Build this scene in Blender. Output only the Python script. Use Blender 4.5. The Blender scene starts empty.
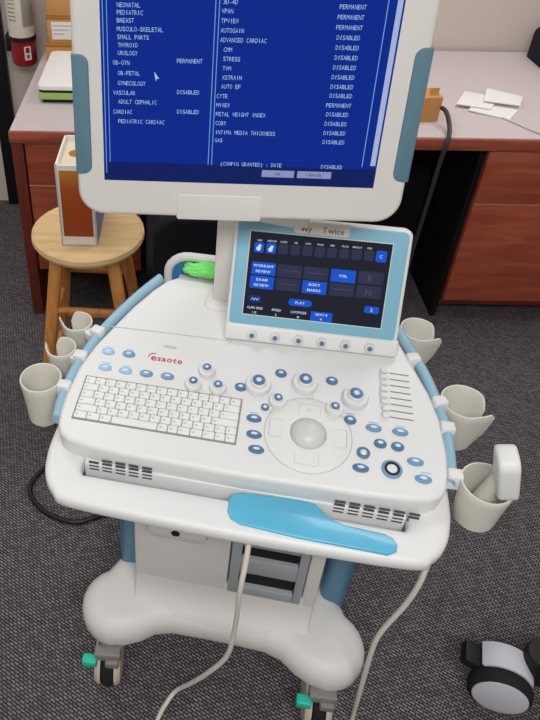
import bpy, bmesh, math, random
from mathutils import Vector, Matrix, Euler
R = math.radians
PI = math.pi
random.seed(4)
S = bpy.context.scene
COL = S.collection

# ------------------------------------------------------------------ camera
F_PX, PPX, PPY = 696.2, 169.2, 282.3            # focal length and principal point in the 540x720 frame
PITCH, ROLL, CAM_H = R(37.3), R(0.94), 1.681
cd = bpy.data.cameras.new('camera')
cam = bpy.data.objects.new('camera', cd)
COL.objects.link(cam)
cd.sensor_fit = 'VERTICAL'
cd.sensor_height = 24.0
cd.lens = F_PX / 720 * 24.0
cd.shift_x = (270 - PPX) / 720
cd.shift_y = (PPY - 360) / 720
cd.clip_start = 0.02
fw = Vector((0, math.cos(PITCH), -math.sin(PITCH)))
rt = Vector((1, 0, 0))
up = rt.cross(fw)
rr = rt * math.cos(ROLL) + up * math.sin(ROLL)
uu = -rt * math.sin(ROLL) + up * math.cos(ROLL)
cam.matrix_world = Matrix(((rr.x, uu.x, -fw.x, 0), (rr.y, uu.y, -fw.y, 0), (rr.z, uu.z, -fw.z, CAM_H), (0, 0, 0, 1)))
S.camera = cam

# ------------------------------------------------------------------ world, light, exposure
w = bpy.data.worlds.new('world')
S.world = w
w.use_nodes = True
w.node_tree.nodes['Background'].inputs[0].default_value = (0.9, 0.95, 1.0, 1)
w.node_tree.nodes['Background'].inputs[1].default_value = 0.06


def area(name, loc, rot, sx, sy, power, col):
    l = bpy.data.lights.new(name, 'AREA')
    l.shape = 'RECTANGLE'
    l.size, l.size_y = sx, sy
    l.energy = power
    l.color = col
    o = bpy.data.objects.new(name, l)
    o.location = loc
    o.rotation_euler = rot
    COL.objects.link(o)
    return o


area('ceiling_panel_left', (-0.85, 1.75, 2.66), (0, 0, 0), 1.2, 0.8, 18, (1.0, 1.0, 1.0))
area('ceiling_panel_right', (1.35, 2.3, 2.66), (0, 0, 0), 1.2, 0.8, 20, (1.0, 1.0, 1.0))
area('ceiling_panel_front', (0.1, -0.75, 2.66), (0, 0, 0), 1.6, 0.8, 62, (1.0, 1.0, 1.0))
S.view_settings.view_transform = 'Standard'
S.view_settings.look = 'None'
S.view_settings.gamma = 1.0
S.view_settings.exposure = -0.1
S.view_settings.use_curve_mapping = False


# ------------------------------------------------------------------ materials
def lin(c):
    c = c / 255.0
    return c / 12.92 if c <= 0.04045 else ((c + 0.055) / 1.055) ** 2.4


def rgb(r, g, b):
    return (lin(r), lin(g), lin(b), 1)


def mat(name, c, rough=0.5, spec=0.4, metal=0.0, noise=0.0, nscale=40.0, bump=0.0, bscale=300.0, emit=0.0, coat=0.0):
    m = bpy.data.materials.new(name)
    m.use_nodes = True
    nt = m.node_tree
    b = nt.nodes['Principled BSDF']
    b.inputs['Base Color'].default_value = c
    b.inputs['Roughness'].default_value = rough
    b.inputs['Specular IOR Level'].default_value = spec
    b.inputs['Metallic'].default_value = metal
    b.inputs['Coat Weight'].default_value = coat
    tc = nt.nodes.new('ShaderNodeTexCoord')
    if noise > 0:
        n = nt.nodes.new('ShaderNodeTexNoise')
        n.inputs['Scale'].default_value = nscale
        n.inputs['Detail'].default_value = 3
        nt.links.new(tc.outputs['Object'], n.inputs['Vector'])
        mx = nt.nodes.new('ShaderNodeMix')
        mx.data_type = 'RGBA'
        mx.inputs[6].default_value = tuple(v * (1 - noise) for v in c[:3]) + (1,)
        mx.inputs[7].default_value = tuple(min(1, v * (1 + noise)) for v in c[:3]) + (1,)
        nt.links.new(n.outputs['Fac'], mx.inputs[0])
        nt.links.new(mx.outputs[2], b.inputs['Base Color'])
    if bump > 0:
        n2 = nt.nodes.new('ShaderNodeTexNoise')
        n2.inputs['Scale'].default_value = bscale
        nt.links.new(tc.outputs['Object'], n2.inputs['Vector'])
        bp = nt.nodes.new('ShaderNodeBump')
        bp.inputs['Strength'].default_value = bump
        bp.inputs['Distance'].default_value = 0.002
        nt.links.new(n2.outputs['Fac'], bp.inputs['Height'])
        nt.links.new(bp.outputs['Normal'], b.inputs['Normal'])
    if emit > 0:
        b.inputs['Emission Color'].default_value = c
        b.inputs['Base Color'].default_value = (0.003, 0.003, 0.004, 1)
        b.inputs['Emission Strength'].default_value = emit
    return m


def wood(name, c1, c2, axis='X', scale=6.0, rough=0.45, stretch=12.0):
    m = bpy.data.materials.new(name)
    m.use_nodes = True
    nt = m.node_tree
    b = nt.nodes['Principled BSDF']
    b.inputs['Roughness'].default_value = rough
    b.inputs['Specular IOR Level'].default_value = 0.35
    tc = nt.nodes.new('ShaderNodeTexCoord')
    mp = nt.nodes.new('ShaderNodeMapping')
    sc = {'X': (1, stretch, stretch), 'Y': (stretch, 1, stretch), 'Z': (stretch, stretch, 1)}[axis]
    mp.inputs['Scale'].default_value = sc
    nt.links.new(tc.outputs['Object'], mp.inputs['Vector'])
    n = nt.nodes.new('ShaderNodeTexNoise')
    n.inputs['Scale'].default_value = scale
    n.inputs['Detail'].default_value = 6
    n.inputs['Distortion'].default_value = 0.6
    nt.links.new(mp.outputs['Vector'], n.inputs['Vector'])
    cr = nt.nodes.new('ShaderNodeValToRGB')
    cr.color_ramp.elements[0].position = 0.3
    cr.color_ramp.elements[0].color = c1
    cr.color_ramp.elements[1].position = 0.72
    cr.color_ramp.elements[1].color = c2
    nt.links.new(n.outputs['Fac'], cr.inputs['Fac'])
    nt.links.new(cr.outputs['Color'], b.inputs['Base Color'])
    return m


def carpet_mat():
    m = bpy.data.materials.new('carpet')
    m.use_nodes = True
    nt = m.node_tree
    b = nt.nodes['Principled BSDF']
    b.inputs['Roughness'].default_value = 0.95
    b.inputs['Specular IOR Level'].default_value = 0.1
    tc = nt.nodes.new('ShaderNodeTexCoord')
    mp = nt.nodes.new('ShaderNodeMapping')
    mp.inputs['Rotation'].default_value = (0, 0, R(33))
    nt.links.new(tc.outputs['Object'], mp.inputs['Vector'])
    br = nt.nodes.new('ShaderNodeTexBrick')
    br.inputs['Scale'].default_value = 1.0
    br.inputs['Brick Width'].default_value = 0.0135
    br.inputs['Row Height'].default_value = 0.0066
    br.inputs['Mortar Size'].default_value = 0.0014
    br.inputs['Mortar Smooth'].default_value = 0.3
    br.inputs['Color1'].default_value = rgb(142, 134, 137)
    br.inputs['Color2'].default_value = rgb(104, 99, 103)
    br.inputs['Mortar'].default_value = rgb(46, 42, 45)
    nt.links.new(mp.outputs['Vector'], br.inputs['Vector'])
    n = nt.nodes.new('ShaderNodeTexNoise')
    n.inputs['Scale'].default_value = 260
    n.inputs['Detail'].default_value = 3
    nt.links.new(tc.outputs['Object'], n.inputs['Vector'])
    rmp = nt.nodes.new('ShaderNodeMapRange')
    rmp.inputs['From Min'].default_value = 0.3
    rmp.inputs['From Max'].default_value = 0.7
    rmp.inputs['To Min'].default_value = 0.45
    rmp.inputs['To Max'].default_value = 1.25
    nt.links.new(n.outputs['Fac'], rmp.inputs['Value'])
    mx = nt.nodes.new('ShaderNodeMix')
    mx.data_type = 'RGBA'
    mx.blend_type = 'MULTIPLY'
    mx.inputs[0].default_value = 1
    nt.links.new(br.outputs['Color'], mx.inputs[6])
    nt.links.new(rmp.outputs['Result'], mx.inputs[7])
    nt.links.new(mx.outputs[2], b.inputs['Base Color'])
    bp = nt.nodes.new('ShaderNodeBump')
    bp.inputs['Strength'].default_value = 0.5
    bp.inputs['Distance'].default_value = 0.003
    nt.links.new(n.outputs['Fac'], bp.inputs['Height'])
    nt.links.new(bp.outputs['Normal'], b.inputs['Normal'])
    return m


M = dict(
    white=mat('white_plastic', rgb(222, 222, 221), 0.42, 0.4, noise=0.015, nscale=9),
    white2=mat('warm_white_plastic', rgb(217, 214, 209), 0.45, 0.4, noise=0.02, nscale=9),
    cup=mat('cup_plastic', rgb(214, 211, 201), 0.45, 0.4, noise=0.02, nscale=12),
    base=mat('base_plastic', rgb(210, 208, 205), 0.5, 0.35, noise=0.02, nscale=9),
    key=mat('key_plastic', rgb(228, 228, 225), 0.5, 0.3),
    keygap=mat('key_gap', rgb(140, 140, 138), 0.7, 0.2),
    rail=mat('rail_blue', rgb(150, 188, 208), 0.35, 0.5),
    teal=mat('teal_frame', rgb(128, 182, 204), 0.45, 0.4, noise=0.03, nscale=60),
    grip=mat('grip_teal', rgb(90, 124, 140), 0.45, 0.4, noise=0.03, nscale=40),
    blue=mat('handle_blue', rgb(88, 176, 208), 0.3, 0.5, noise=0.08, nscale=18, coat=0.2),
    trayblue=mat('tray_blue', rgb(48, 120, 172), 0.4, 0.4),
    side=mat('side_blue', rgb(74, 122, 150), 0.35, 0.5),
    button=mat('button_blue', rgb(110, 150, 186), 0.35, 0.5),
    buttondark=mat('button_slate', rgb(82, 116, 152), 0.35, 0.5),
    buttonpale=mat('button_pale', rgb(150, 190, 222), 0.35, 0.5),
    mark=mat('pale_marking', rgb(206, 224, 240), 0.5, 0.3),
    ink=mat('grey_print', rgb(190, 191, 192), 0.6, 0.2),
    faint=mat('faint_print', rgb(198, 199, 200), 0.6, 0.2),
    ball=mat('trackball_grey', rgb(205, 206, 203), 0.35, 0.4, noise=0.06, nscale=250),
    ring=mat('trackball_ring', rgb(222, 222, 220), 0.4, 0.4),
    dark=mat('dark_slot', rgb(30, 30, 32), 0.7, 0.2),
    ventdark=mat('vent_shadow_grey', rgb(78, 78, 78), 0.7, 0.2),
    black=mat('black_plastic', rgb(20, 20, 22), 0.5, 0.4),
    bayframe=mat('bay_grey', rgb(150, 154, 158), 0.5, 0.4),
    grey=mat('bracket_grey', rgb(128, 126, 122), 0.5, 0.4),
    pedal=mat('pedal_green', rgb(36, 190, 160), 0.4, 0.4),
    tyre=mat('tyre_black', rgb(34, 33, 34), 0.8, 0.2),
    beige=mat('beige_plastic', rgb(196, 184, 166), 0.5, 0.3),
    logo=mat('crimson_print', rgb(186, 24, 60), 0.5, 0.3),
    tabred=mat('brown_red_print', rgb(150, 84, 72), 0.5, 0.3),
    tabpale=mat('pale_print', rgb(214, 200, 190), 0.5, 0.3),
    scr=mat('screen_blue', rgb(10, 42, 140), 0.6, 0.02, emit=1.0),
    scrdark=mat('screen_navy', rgb(14, 32, 100), 0.6, 0.05, emit=0.9),
    scrtext=mat('screen_text_cyan', rgb(168, 205, 244), 0.5, 0.1, emit=0.95),
    scrline=mat('screen_line', rgb(112, 160, 230), 0.5, 0.1, emit=0.9),
    scrbtn=mat('screen_button', rgb(150, 160, 205), 0.5, 0.1, emit=0.85),
    scrbar=mat('screen_bar', rgb(176, 190, 232), 0.5, 0.1, emit=0.9),
    scredge=mat('screen_edge', rgb(206, 212, 212), 0.5, 0.2),
    tscr=mat('touch_black', rgb(38, 40, 52), 0.6, 0.05, emit=0.7),
    tgrey=mat('touch_grey', rgb(54, 58, 84), 0.6, 0.05, emit=0.8),
    tblue=mat('touch_blue', rgb(24, 86, 208), 0.6, 0.05, emit=1.0),
    tblue2=mat('touch_deep_blue', rgb(22, 58, 140), 0.6, 0.05, emit=0.8),
    ttext=mat('touch_text', rgb(214, 228, 250), 0.6, 0.05, emit=0.95),
    ttextdim=mat('touch_text_dim', rgb(96, 104, 136), 0.6, 0.05, emit=0.6),
    green=mat('green_cloth', rgb(128, 232, 122), 0.8, 0.2, noise=0.12, nscale=60, bump=0.3, bscale=120),
    cable=mat('cable_white', rgb(214, 208, 200), 0.5, 0.3),
    cableblack=mat('cable_black', rgb(20, 20, 22), 0.45, 0.4),
    cablegrey=mat('cable_grey', rgb(52, 53, 55), 0.4, 0.4),
    desktop=mat('desktop_laminate', rgb(202, 190, 190), 0.5, 0.3, noise=0.05, nscale=26),
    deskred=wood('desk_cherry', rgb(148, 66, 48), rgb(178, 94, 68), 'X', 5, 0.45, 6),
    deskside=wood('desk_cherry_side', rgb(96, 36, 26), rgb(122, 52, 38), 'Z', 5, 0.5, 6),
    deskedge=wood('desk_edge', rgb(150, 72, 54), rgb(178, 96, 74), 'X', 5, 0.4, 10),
    edgelight=mat('drawer_edge_highlight', rgb(196, 128, 106), 0.5, 0.3),  # highlight along the lower drawer's top edge, put into the colour
    kneeshade=mat('knee_shade_black', rgb(22, 17, 17), 0.7, 0.2),  # near-black stands in for the deep shade of the knee hole
    stool=wood('stool_pine', rgb(216, 178, 124), rgb(234, 202, 152), 'X', 7, 0.45, 7),
    stoolleg=wood('stool_leg_pine', rgb(182, 116, 58), rgb(212, 148, 82), 'Z', 8, 0.45, 9),
    wall=mat('wall_paint', rgb(214, 202, 195), 0.75, 0.2, noise=0.03, nscale=5, bump=0.1, bscale=200),
    ceil=mat('ceiling_paint', rgb(225, 222, 216), 0.9, 0.1),
    card=mat('cardboard', rgb(206, 150, 92), 0.8, 0.15, noise=0.05, nscale=20),
    cardd=mat('cardboard_dark', rgb(172, 116, 62), 0.8, 0.15, noise=0.06, nscale=20),
    paper=mat('white_paper', rgb(236, 234, 230), 0.7, 0.2, noise=0.02, nscale=40),
    boxwhite=mat('box_white', rgb(236, 234, 230), 0.5, 0.3),
    boxcream=mat('box_cream', rgb(226, 216, 190), 0.7, 0.2, noise=0.04, nscale=20),
    boxblue=mat('box_blue', rgb(88, 104, 156), 0.5, 0.3),
    limegreen=mat('lime_plastic', rgb(160, 190, 110), 0.5, 0.3),
    extred=mat('extinguisher_red', rgb(150, 28, 34), 0.35, 0.5),
    exlabel=mat('label_cream', rgb(222, 216, 200), 0.5, 0.3),
    exgrey=mat('label_grey', rgb(150, 148, 142), 0.5, 0.3),
    hub=mat('hub_white', rgb(196, 196, 204), 0.5, 0.3),
    fabric=mat('black_fabric', rgb(36, 38, 44), 0.9, 0.15, noise=0.1, nscale=200),
    clear=mat('clear_tube', rgb(200, 196, 192), 0.15, 0.6),
)
# orange panel printed on the carton (deeper red towards its foot)
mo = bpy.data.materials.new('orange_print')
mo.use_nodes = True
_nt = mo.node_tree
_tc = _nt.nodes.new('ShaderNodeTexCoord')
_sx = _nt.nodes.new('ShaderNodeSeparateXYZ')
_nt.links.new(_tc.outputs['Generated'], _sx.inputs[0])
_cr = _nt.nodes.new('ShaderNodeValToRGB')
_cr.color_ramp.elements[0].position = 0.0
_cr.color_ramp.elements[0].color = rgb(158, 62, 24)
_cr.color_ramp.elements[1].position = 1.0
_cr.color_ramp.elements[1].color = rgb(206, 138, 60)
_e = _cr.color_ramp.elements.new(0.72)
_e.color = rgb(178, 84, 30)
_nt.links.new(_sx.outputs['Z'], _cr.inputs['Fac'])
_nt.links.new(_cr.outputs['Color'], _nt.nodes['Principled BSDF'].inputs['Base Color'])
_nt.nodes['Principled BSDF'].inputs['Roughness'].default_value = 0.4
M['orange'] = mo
M['carpet'] = carpet_mat()


# ------------------------------------------------------------------ mesh helpers
def add(bm, t, mx=None):
    if mx is not None:
        bmesh.ops.transform(t, matrix=mx, verts=t.verts)
    me = bpy.data.meshes.new('tmp')
    t.to_mesh(me)
    t.free()
    bm.from_mesh(me)
    bpy.data.meshes.remove(me)


def box(bm, c, s, r=0.0, seg=2, mx=None):
    t = bmesh.new()
    bmesh.ops.create_cube(t, size=1)
    bmesh.ops.scale(t, vec=Vector(s), verts=t.verts)
    if r > 0:
        bmesh.ops.bevel(t, geom=list(t.edges), offset=min(r, min(s) * 0.49), segments=seg, affect='EDGES', profile=0.5)
    bmesh.ops.translate(t, vec=Vector(c), verts=t.verts)
    add(bm, t, mx)


def span(bm, x0, x1, y0, y1, z0, z1, r=0.0, seg=2, mx=None):
    box(bm, ((x0 + x1) / 2, (y0 + y1) / 2, (z0 + z1) / 2), (x1 - x0, y1 - y0, z1 - z0), r, seg, mx)


def prism(bm, pts, z0, z1, r=0.0, seg=3, rb=None, mx=None):
    """outline pts (x,y) extruded between z0 and z1; top rim rounded by r, bottom rim by rb"""
    t = bmesh.new()
    vs = [t.verts.new((p[0], p[1], z0)) for p in pts]
    f = t.faces.new(vs)
    f.normal_update()
    if f.normal.z > 0:
        f.normal_flip()
    ret = bmesh.ops.extrude_face_region(t, geom=[f])
    nv = [v for v in ret['geom'] if isinstance(v, bmesh.types.BMVert)]
    bmesh.ops.translate(t, vec=(0, 0, z1 - z0), verts=nv)
    t.normal_update()
    if r > 0:
        es = [e for e in t.edges if all(abs(v.co.z - z1) < 1e-6 for v in e.verts)]
        bmesh.ops.bevel(t, geom=es, offset=r, segments=seg, affect='EDGES', profile=0.5)
    if rb:
        es = [e for e in t.edges if all(abs(v.co.z - z0) < 1e-6 for v in e.verts)]
        bmesh.ops.bevel(t, geom=es, offset=rb, segments=seg, affect='EDGES', profile=0.5)
    bmesh.ops.recalc_face_normals(t, faces=t.faces)
    add(bm, t, mx)


def lathe(bm, prof, n=24, mx=None):
    """prof: (radius, z) list, closed top/bottom when radius 0"""
    t = bmesh.new()
    rings = []
    for (r, z) in prof:
        if r < 1e-6:
            rings.append([t.verts.new((0, 0, z))])
        else:
            rings.append([t.verts.new((r * math.cos(2 * PI * i / n), r * math.sin(2 * PI * i / n), z)) for i in range(n)])
    for a, b in zip(rings, rings[1:]):
        for i in range(n):
            j = (i + 1) % n
            if len(a) == 1 and len(b) == 1:
                continue
            if len(a) == 1:
                t.faces.new((a[0], b[j], b[i]))
            elif len(b) == 1:
                t.faces.new((a[i], a[j], b[0]))
            else:
                t.faces.new((a[i], a[j], b[j], b[i]))
    bmesh.ops.recalc_face_normals(t, faces=t.faces)
    add(bm, t, mx)


def smooth_path(pts, n=8, closed=False):
    P = [Vector(p) for p in pts]
    out = []
    m = len(P)
    rng = range(m) if closed else range(m - 1)
    for i in rng:
        p0 = P[(i - 1) % m] if (closed or i > 0) else P[0] * 2 - P[1]
        p1, p2 = P[i], P[(i + 1) % m]
        p3 = P[(i + 2) % m] if (closed or i + 2 < m) else P[-1] * 2 - P[-2]
        for k in range(n):
            t = k / n
            out.append(0.5 * ((2 * p1) + (p2 - p0) * t + (2 * p0 - 5 * p1 + 4 * p2 - p3) * t * t + (3 * p1 - p0 - 3 * p2 + p3) * t ** 3))
    if not closed:
        out.append(P[-1])
    return out


def tube(bm, pts, r, n=10, closed=False, sm=8, rz=None, mx=None):
    P = smooth_path(pts, sm, closed) if sm else [Vector(p) for p in pts]
    t = bmesh.new()
    rings = []
    m = len(P)
    nrm = None
    for i in range(m):
        a = P[(i - 1) % m] if (closed or i) else P[0]
        b = P[(i + 1) % m] if (closed or i < m - 1) else P[-1]
        d = (b - a).normalized()
        if nrm is None or rz is not None:
            ref = Vector((0, 0, 1)) if abs(d.z) < 0.95 else Vector((0, 1, 0))
            nrm = (ref - d * ref.dot(d)).normalized()
        else:
            nrm = (nrm - d * nrm.dot(d)).normalized()
        bn = d.cross(nrm)
        r1 = rz if rz is not None else r
        rings.append([t.verts.new(P[i] + nrm * r1 * math.sin(2 * PI * k / n) + bn * r * math.cos(2 * PI * k / n)) for k in range(n)])
    prs = list(zip(rings, rings[1:])) + ([(rings[-1], rings[0])] if closed else [])
    for a, b in prs:
        for k in range(n):
            j = (k + 1) % n
            t.faces.new((a[k], a[j], b[j], b[k]))
    if not closed:
        t.faces.new(rings[0])
        t.faces.new(rings[-1])
    bmesh.ops.recalc_face_normals(t, faces=t.faces)
    add(bm, t, mx)


def bar(bm, p, q, r0, r1, n=14):
    """tapered round bar"""
    p, q = Vector(p), Vector(q)
    d = q - p
    rot = d.to_track_quat('Z', 'Y').to_matrix().to_4x4()
    L = d.length
    lathe(bm, [(0, 0), (r0 * 0.92, 0), (r0, 0.004), (r1, L - 0.004), (r1 * 0.92, L), (0, L)], n, Matrix.Translation(p) @ rot)


def oval(cx, cy, a, b, n=20):
    return [(cx + a * math.cos(2 * PI * i / n), cy + b * math.sin(2 * PI * i / n)) for i in range(n)]


def rrect(x0, x1, y0, y1, r, n=6):
    out = []
    for (cx, cy, a0) in ((x1 - r, y1 - r, 0), (x0 + r, y1 - r, 90), (x0 + r, y0 + r, 180), (x1 - r, y0 + r, 270)):
        for k in range(n + 1):
            a = R(a0 + 90 * k / n)
            out.append((cx + r * math.cos(a), cy + r * math.sin(a)))
    return out


def quad(bm, x0, x1, y0, y1, z):
    vs = [bm.verts.new((x, y, z)) for x, y in ((x0, y0), (x1, y0), (x1, y1), (x0, y1))]
    bm.faces.new(vs)


def thin(bm, x0, x1, y0, y1, z, h=0.0004):
    span(bm, x0, x1, y0, y1, z, z + h)


def obj(name, bm, m, parent=None, mx=None, sharp=35):
    bmesh.ops.remove_doubles(bm, verts=bm.verts, dist=1e-6)
    for f in bm.faces:
        f.smooth = True
    for e in bm.edges:
        if len(e.link_faces) == 2 and e.calc_face_angle(0) > R(sharp):
            e.smooth = False
    me = bpy.data.meshes.new(name)
    bm.to_mesh(me)
    bm.free()
    for mm in (m if isinstance(m, (list, tuple)) else [m]):
        me.materials.append(mm)
    o = bpy.data.objects.new(name, me)
    COL.objects.link(o)
    if parent:
        o.parent = parent
    if mx is not None:
        o.matrix_local = mx
    return o


def tag(o, label=None, cat=None, group=None, kind=None):
    if label:
        o['label'] = label
    if cat:
        o['category'] = cat
    if group:
        o['group'] = group
    if kind:
        o['kind'] = kind
    return o


def thing(name, loc, rz, label, cat, group=None):
    o = bpy.data.objects.new(name, None)
    o.empty_display_size = 0.1
    o.location = loc
    o.rotation_euler = (0, 0, rz)
    COL.objects.link(o)
    return tag(o, label, cat, group)


def struct(name, bm, m):
    return tag(obj(name, bm, m), kind='structure')


def NB():
    return bmesh.new()


# text: one glyph mesh per character, set on a fixed pitch
_glyph = {}


def glyph(ch, weight):
    k = (ch, weight)
    if k not in _glyph:
        cu = bpy.data.curves.new('g', 'FONT')
        cu.body = ch
        cu.size = 1.0
        cu.offset = weight
        cu.resolution_u = 2
        o = bpy.data.objects.new('g', cu)
        COL.objects.link(o)
        dg = bpy.context.evaluated_depsgraph_get()
        me = bpy.data.meshes.new_from_object(o.evaluated_get(dg))
        bpy.data.objects.remove(o)
        xs = [v.co.x for v in me.vertices] or [0, 0.3]
        _glyph[k] = (me, min(xs), max(xs))
    return _glyph[k]


def text(bm, s, x, y, h, pitch=None, z=0.0008, weight=0.0, wid=None, center=False):
    """s set with cap height h; fixed pitch when given, else proportional"""
    sc = h / 0.70
    adv = []
    for ch in s:
        if ch == ' ':
            adv.append((None, pitch or h * 0.45, 0, 0))
            continue
        me, a, b = glyph(ch, weight)
        if pitch:
            g = min((pitch * 0.86) / max(b - a, 1e-4), sc * 1.3)
            if ch in 'I1l.:-(),':
                g = min(g, sc)
            g = g if b - a > 0.2 else sc
            adv.append((me, pitch, a - (pitch / g - (b - a)) / 2, g))
        else:
            adv.append((me, (b - a + 0.08) * sc * (wid or 1), a, sc * (wid or 1)))
    tot = sum(a[1] for a in adv)
    cx = x - tot / 2 if center else x
    for me, ad, a, g in adv:
        if me is not None:
            t = bmesh.new()
            t.from_mesh(me)
            for v in t.verts:
                v.co = Vector(((v.co.x - a) * g + cx, v.co.y * sc + y - h / 2, z))
            add(bm, t)
        cx += ad


# ================================================================== THE ROOM
bm = NB(); span(bm, -2.2, 3.0, -2.4, 2.82, -0.1, 0)
struct('floor', bm, M['carpet'])
bm = NB(); span(bm, -2.2, 3.0, -2.4, 2.82, 2.7, 2.8)
struct('ceiling', bm, M['ceil'])
bm = NB(); span(bm, -2.2, 3.0, 2.82, 2.94, 0, 2.7)
struct('wall_back', bm, M['wall'])
bm = NB(); span(bm, -2.32, -2.2, -2.4, 2.82, 0, 2.7)
struct('wall_left', bm, M['ceil'])
bm = NB(); span(bm, 3.0, 3.12, -2.4, 2.82, 0, 2.7)
struct('wall_right', bm, M['ceil'])
bm = NB(); span(bm, -2.2, 3.0, -2.52, -2.4, 0, 2.7)
struct('wall_front', bm, M['ceil'])
bm = NB(); span(bm, -0.75, -0.678, 2.785, 2.82, 0, 2.1, 0.004)
struct('trim_1', bm, M['black'])

# ================================================================== DESK
D0, D1 = 1.995, 2.80
desk = thing('office_desk', (0.7, 2.4, 0), 0, 'long reddish-brown desk with pale laminate top behind the ultrasound machine', 'desk')
dm = Matrix.Translation((-0.7, -2.4, 0))


def dspan(bm, *a, r=0.0):
    span(bm, *a, r, 2, dm)


bm = NB(); dspan(bm, -0.505, 2.4, D0 + 0.006, D1, 0.707, 0.74, r=0.002)
obj('desktop', bm, M['desktop'], desk)
bm = NB(); dspan(bm, -0.507, 2.4, D0 - 0.006, D0 + 0.006, 0.70, 0.7395, r=0.004)
obj('desktop_edge', bm, M['deskedge'], desk)
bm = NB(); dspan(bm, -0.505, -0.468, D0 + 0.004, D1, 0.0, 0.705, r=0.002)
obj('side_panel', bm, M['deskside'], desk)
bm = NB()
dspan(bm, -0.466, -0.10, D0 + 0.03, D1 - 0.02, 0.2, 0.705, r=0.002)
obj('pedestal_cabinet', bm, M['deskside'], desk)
for z0, z1 in ((0.548, 0.70), (0.205, 0.544)):
    bm = NB(); dspan(bm, -0.463, -0.102, D0 + 0.008, D0 + 0.029, z0, z1, r=0.002)
    obj('drawer', bm, M['deskred'], desk)
for x0, x1, z in ((-0.463, -0.102, 0.5445), (1.004, 1.75, 0.5025)):
    bm = NB(); dspan(bm, x0, x1, D0 + 0.004, D0 + 0.027, z - 0.001, z + 0.0018)
    obj('drawer_highlight', bm, M['edgelight'], desk)['label'] = 'pale strip painted as the highlight on the lower drawer edge'
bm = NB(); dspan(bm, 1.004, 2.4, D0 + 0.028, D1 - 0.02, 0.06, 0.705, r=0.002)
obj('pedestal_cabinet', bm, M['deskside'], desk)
for z0, z1 in ((0.506, 0.695), (0.095, 0.502)):
    bm = NB(); dspan(bm, 1.004, 1.75, D0 + 0.006, D0 + 0.027, z0, z1, r=0.002)
    obj('drawer', bm, M['deskred'], desk)
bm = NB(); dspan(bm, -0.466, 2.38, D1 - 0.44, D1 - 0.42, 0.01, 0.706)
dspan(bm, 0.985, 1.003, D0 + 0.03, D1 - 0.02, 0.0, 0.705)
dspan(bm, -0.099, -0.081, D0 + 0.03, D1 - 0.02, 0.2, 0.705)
obj('modesty_panel', bm, M['kneeshade'], desk)  # back panel added so the knee hole reads dark, its shade in the colour

# ================================================================== ULTRASOUND MACHINE
YAW = R(-10.7)
US = thing('ultrasound_machine', (0.1338, 0.7696, 0), YAW,
           'white wheeled ultrasound machine with blue monitor screen, keyboard console and teal grips', 'ultrasound machine')
TILT = R(8.4)
KM = Matrix.Translation((0, 0, 0.75)) @ Matrix.Rotation(TILT, 4, 'X')      # the sloping console top


def frame(o, yaw, tilt):
    X = Vector((math.cos(yaw), math.sin(yaw), 0))
    Yh = Vector((-math.sin(yaw), math.cos(yaw), 0))
    V = Vector((0, 0, 1)) * math.cos(tilt) + Yh * math.sin(tilt)
    N = X.cross(V)
    return Matrix(((X.x, V.x, N.x, o[0]), (X.y, V.y, N.y, o[1]), (X.z, V.z, N.z, o[2]), (0, 0, 0, 1)))


# ---- base
half = []
for a in range(-90, 61, 15):
    half.append((0.228 + 0.078 * math.cos(R(a)), -0.028 + 0.078 * math.sin(R(a))))
base_r = [(0.03, -0.052), (0.10, -0.054), (0.135, -0.064), (0.165, -0.086), (0.195, -0.100)] + half + [(0.235, 0.10), (0.225, 0.2), (0.24, 0.38), (0.27, 0.44), (0.25, 0.50), (0.2, 0.52)]
outline = base_r + [(-x, y) for x, y in reversed(base_r)]
bm = NB(); prism(bm, [(x - 0.008, y + 0.006) for x, y in outline], 0.128, 0.218, 0.040, 5, 0.034)
fil = [(0.36, 0.18), (0.36, 0.31), (0.001, 0.31), (0.0, 0.287), (-0.0012, 0.268), (-0.004, 0.251), (-0.009, 0.237), (-0.0165, 0.2245), (-0.026, 0.2155), (-0.036, 0.2065), (-0.044, 0.190), (-0.044, 0.18)]
prism(bm, fil, -0.199, 0.177, 0.006, 2, 0.006, Matrix(((0, 0, 1, 0), (1, 0, 0, 0), (0, 1, 0, 0), (0, 0, 0, 1))))
obj('base', bm, M['base'], US)


def caster(x, y, rz, front=True):
    m0 = Matrix.Translation((x, y, 0)) @ Matrix.Rotation(rz, 4, 'Z')
    bm = NB()
    box(bm, (0.002, -0.028, 0.134), (0.056, 0.024, 0.026), 0.004)
    box(bm, (0.012, -0.040, 0.118), (0.030, 0.018, 0.022), 0.004)
    bar(bm, (0, 0, 0.10), (0, 0, 0.145), 0.02, 0.02)
    box(bm, (0, -0.008, 0.120), (0.045, 0.05, 0.014), 0.003)
    c = obj('caster', bm, M['grey'], US, m0)
    rm = Matrix.Translation((0, 0, 0.060)) @ Matrix.Rotation(PI / 2, 4, 'Y')
    bm = NB()
    lathe(bm, [(0, -0.014), (0.054, -0.014), (0.059, -0.009), (0.060, 0), (0.059, 0.009), (0.054, 0.014), (0, 0.014)], 32, rm)
    obj('wheel', bm, M['tyre'], c)
    for s in (-1, 1):
        bm = NB()
        lathe(bm, [(0, 0.015), (0.056, 0.015), (0.057, 0.021), (0.051, 0.028), (0.02, 0.030), (0, 0.030)], 32,
              Matrix.Translation((0, 0, 0.060)) @ Matrix.Rotation(s * PI / 2, 4, 'Y'))
        obj('wheel_cover', bm, M['beige'], c)
    if front:
        bm = NB()
        box(bm, (-0.033, -0.042, 0.122), (0.032, 0.022, 0.022), 0.005, 2, Matrix.Rotation(R(-4), 4, 'Z'))
        o = obj('brake_pedal', bm, M['pedal'], c)
        o['label'] = 'bright green brake tab'


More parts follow.
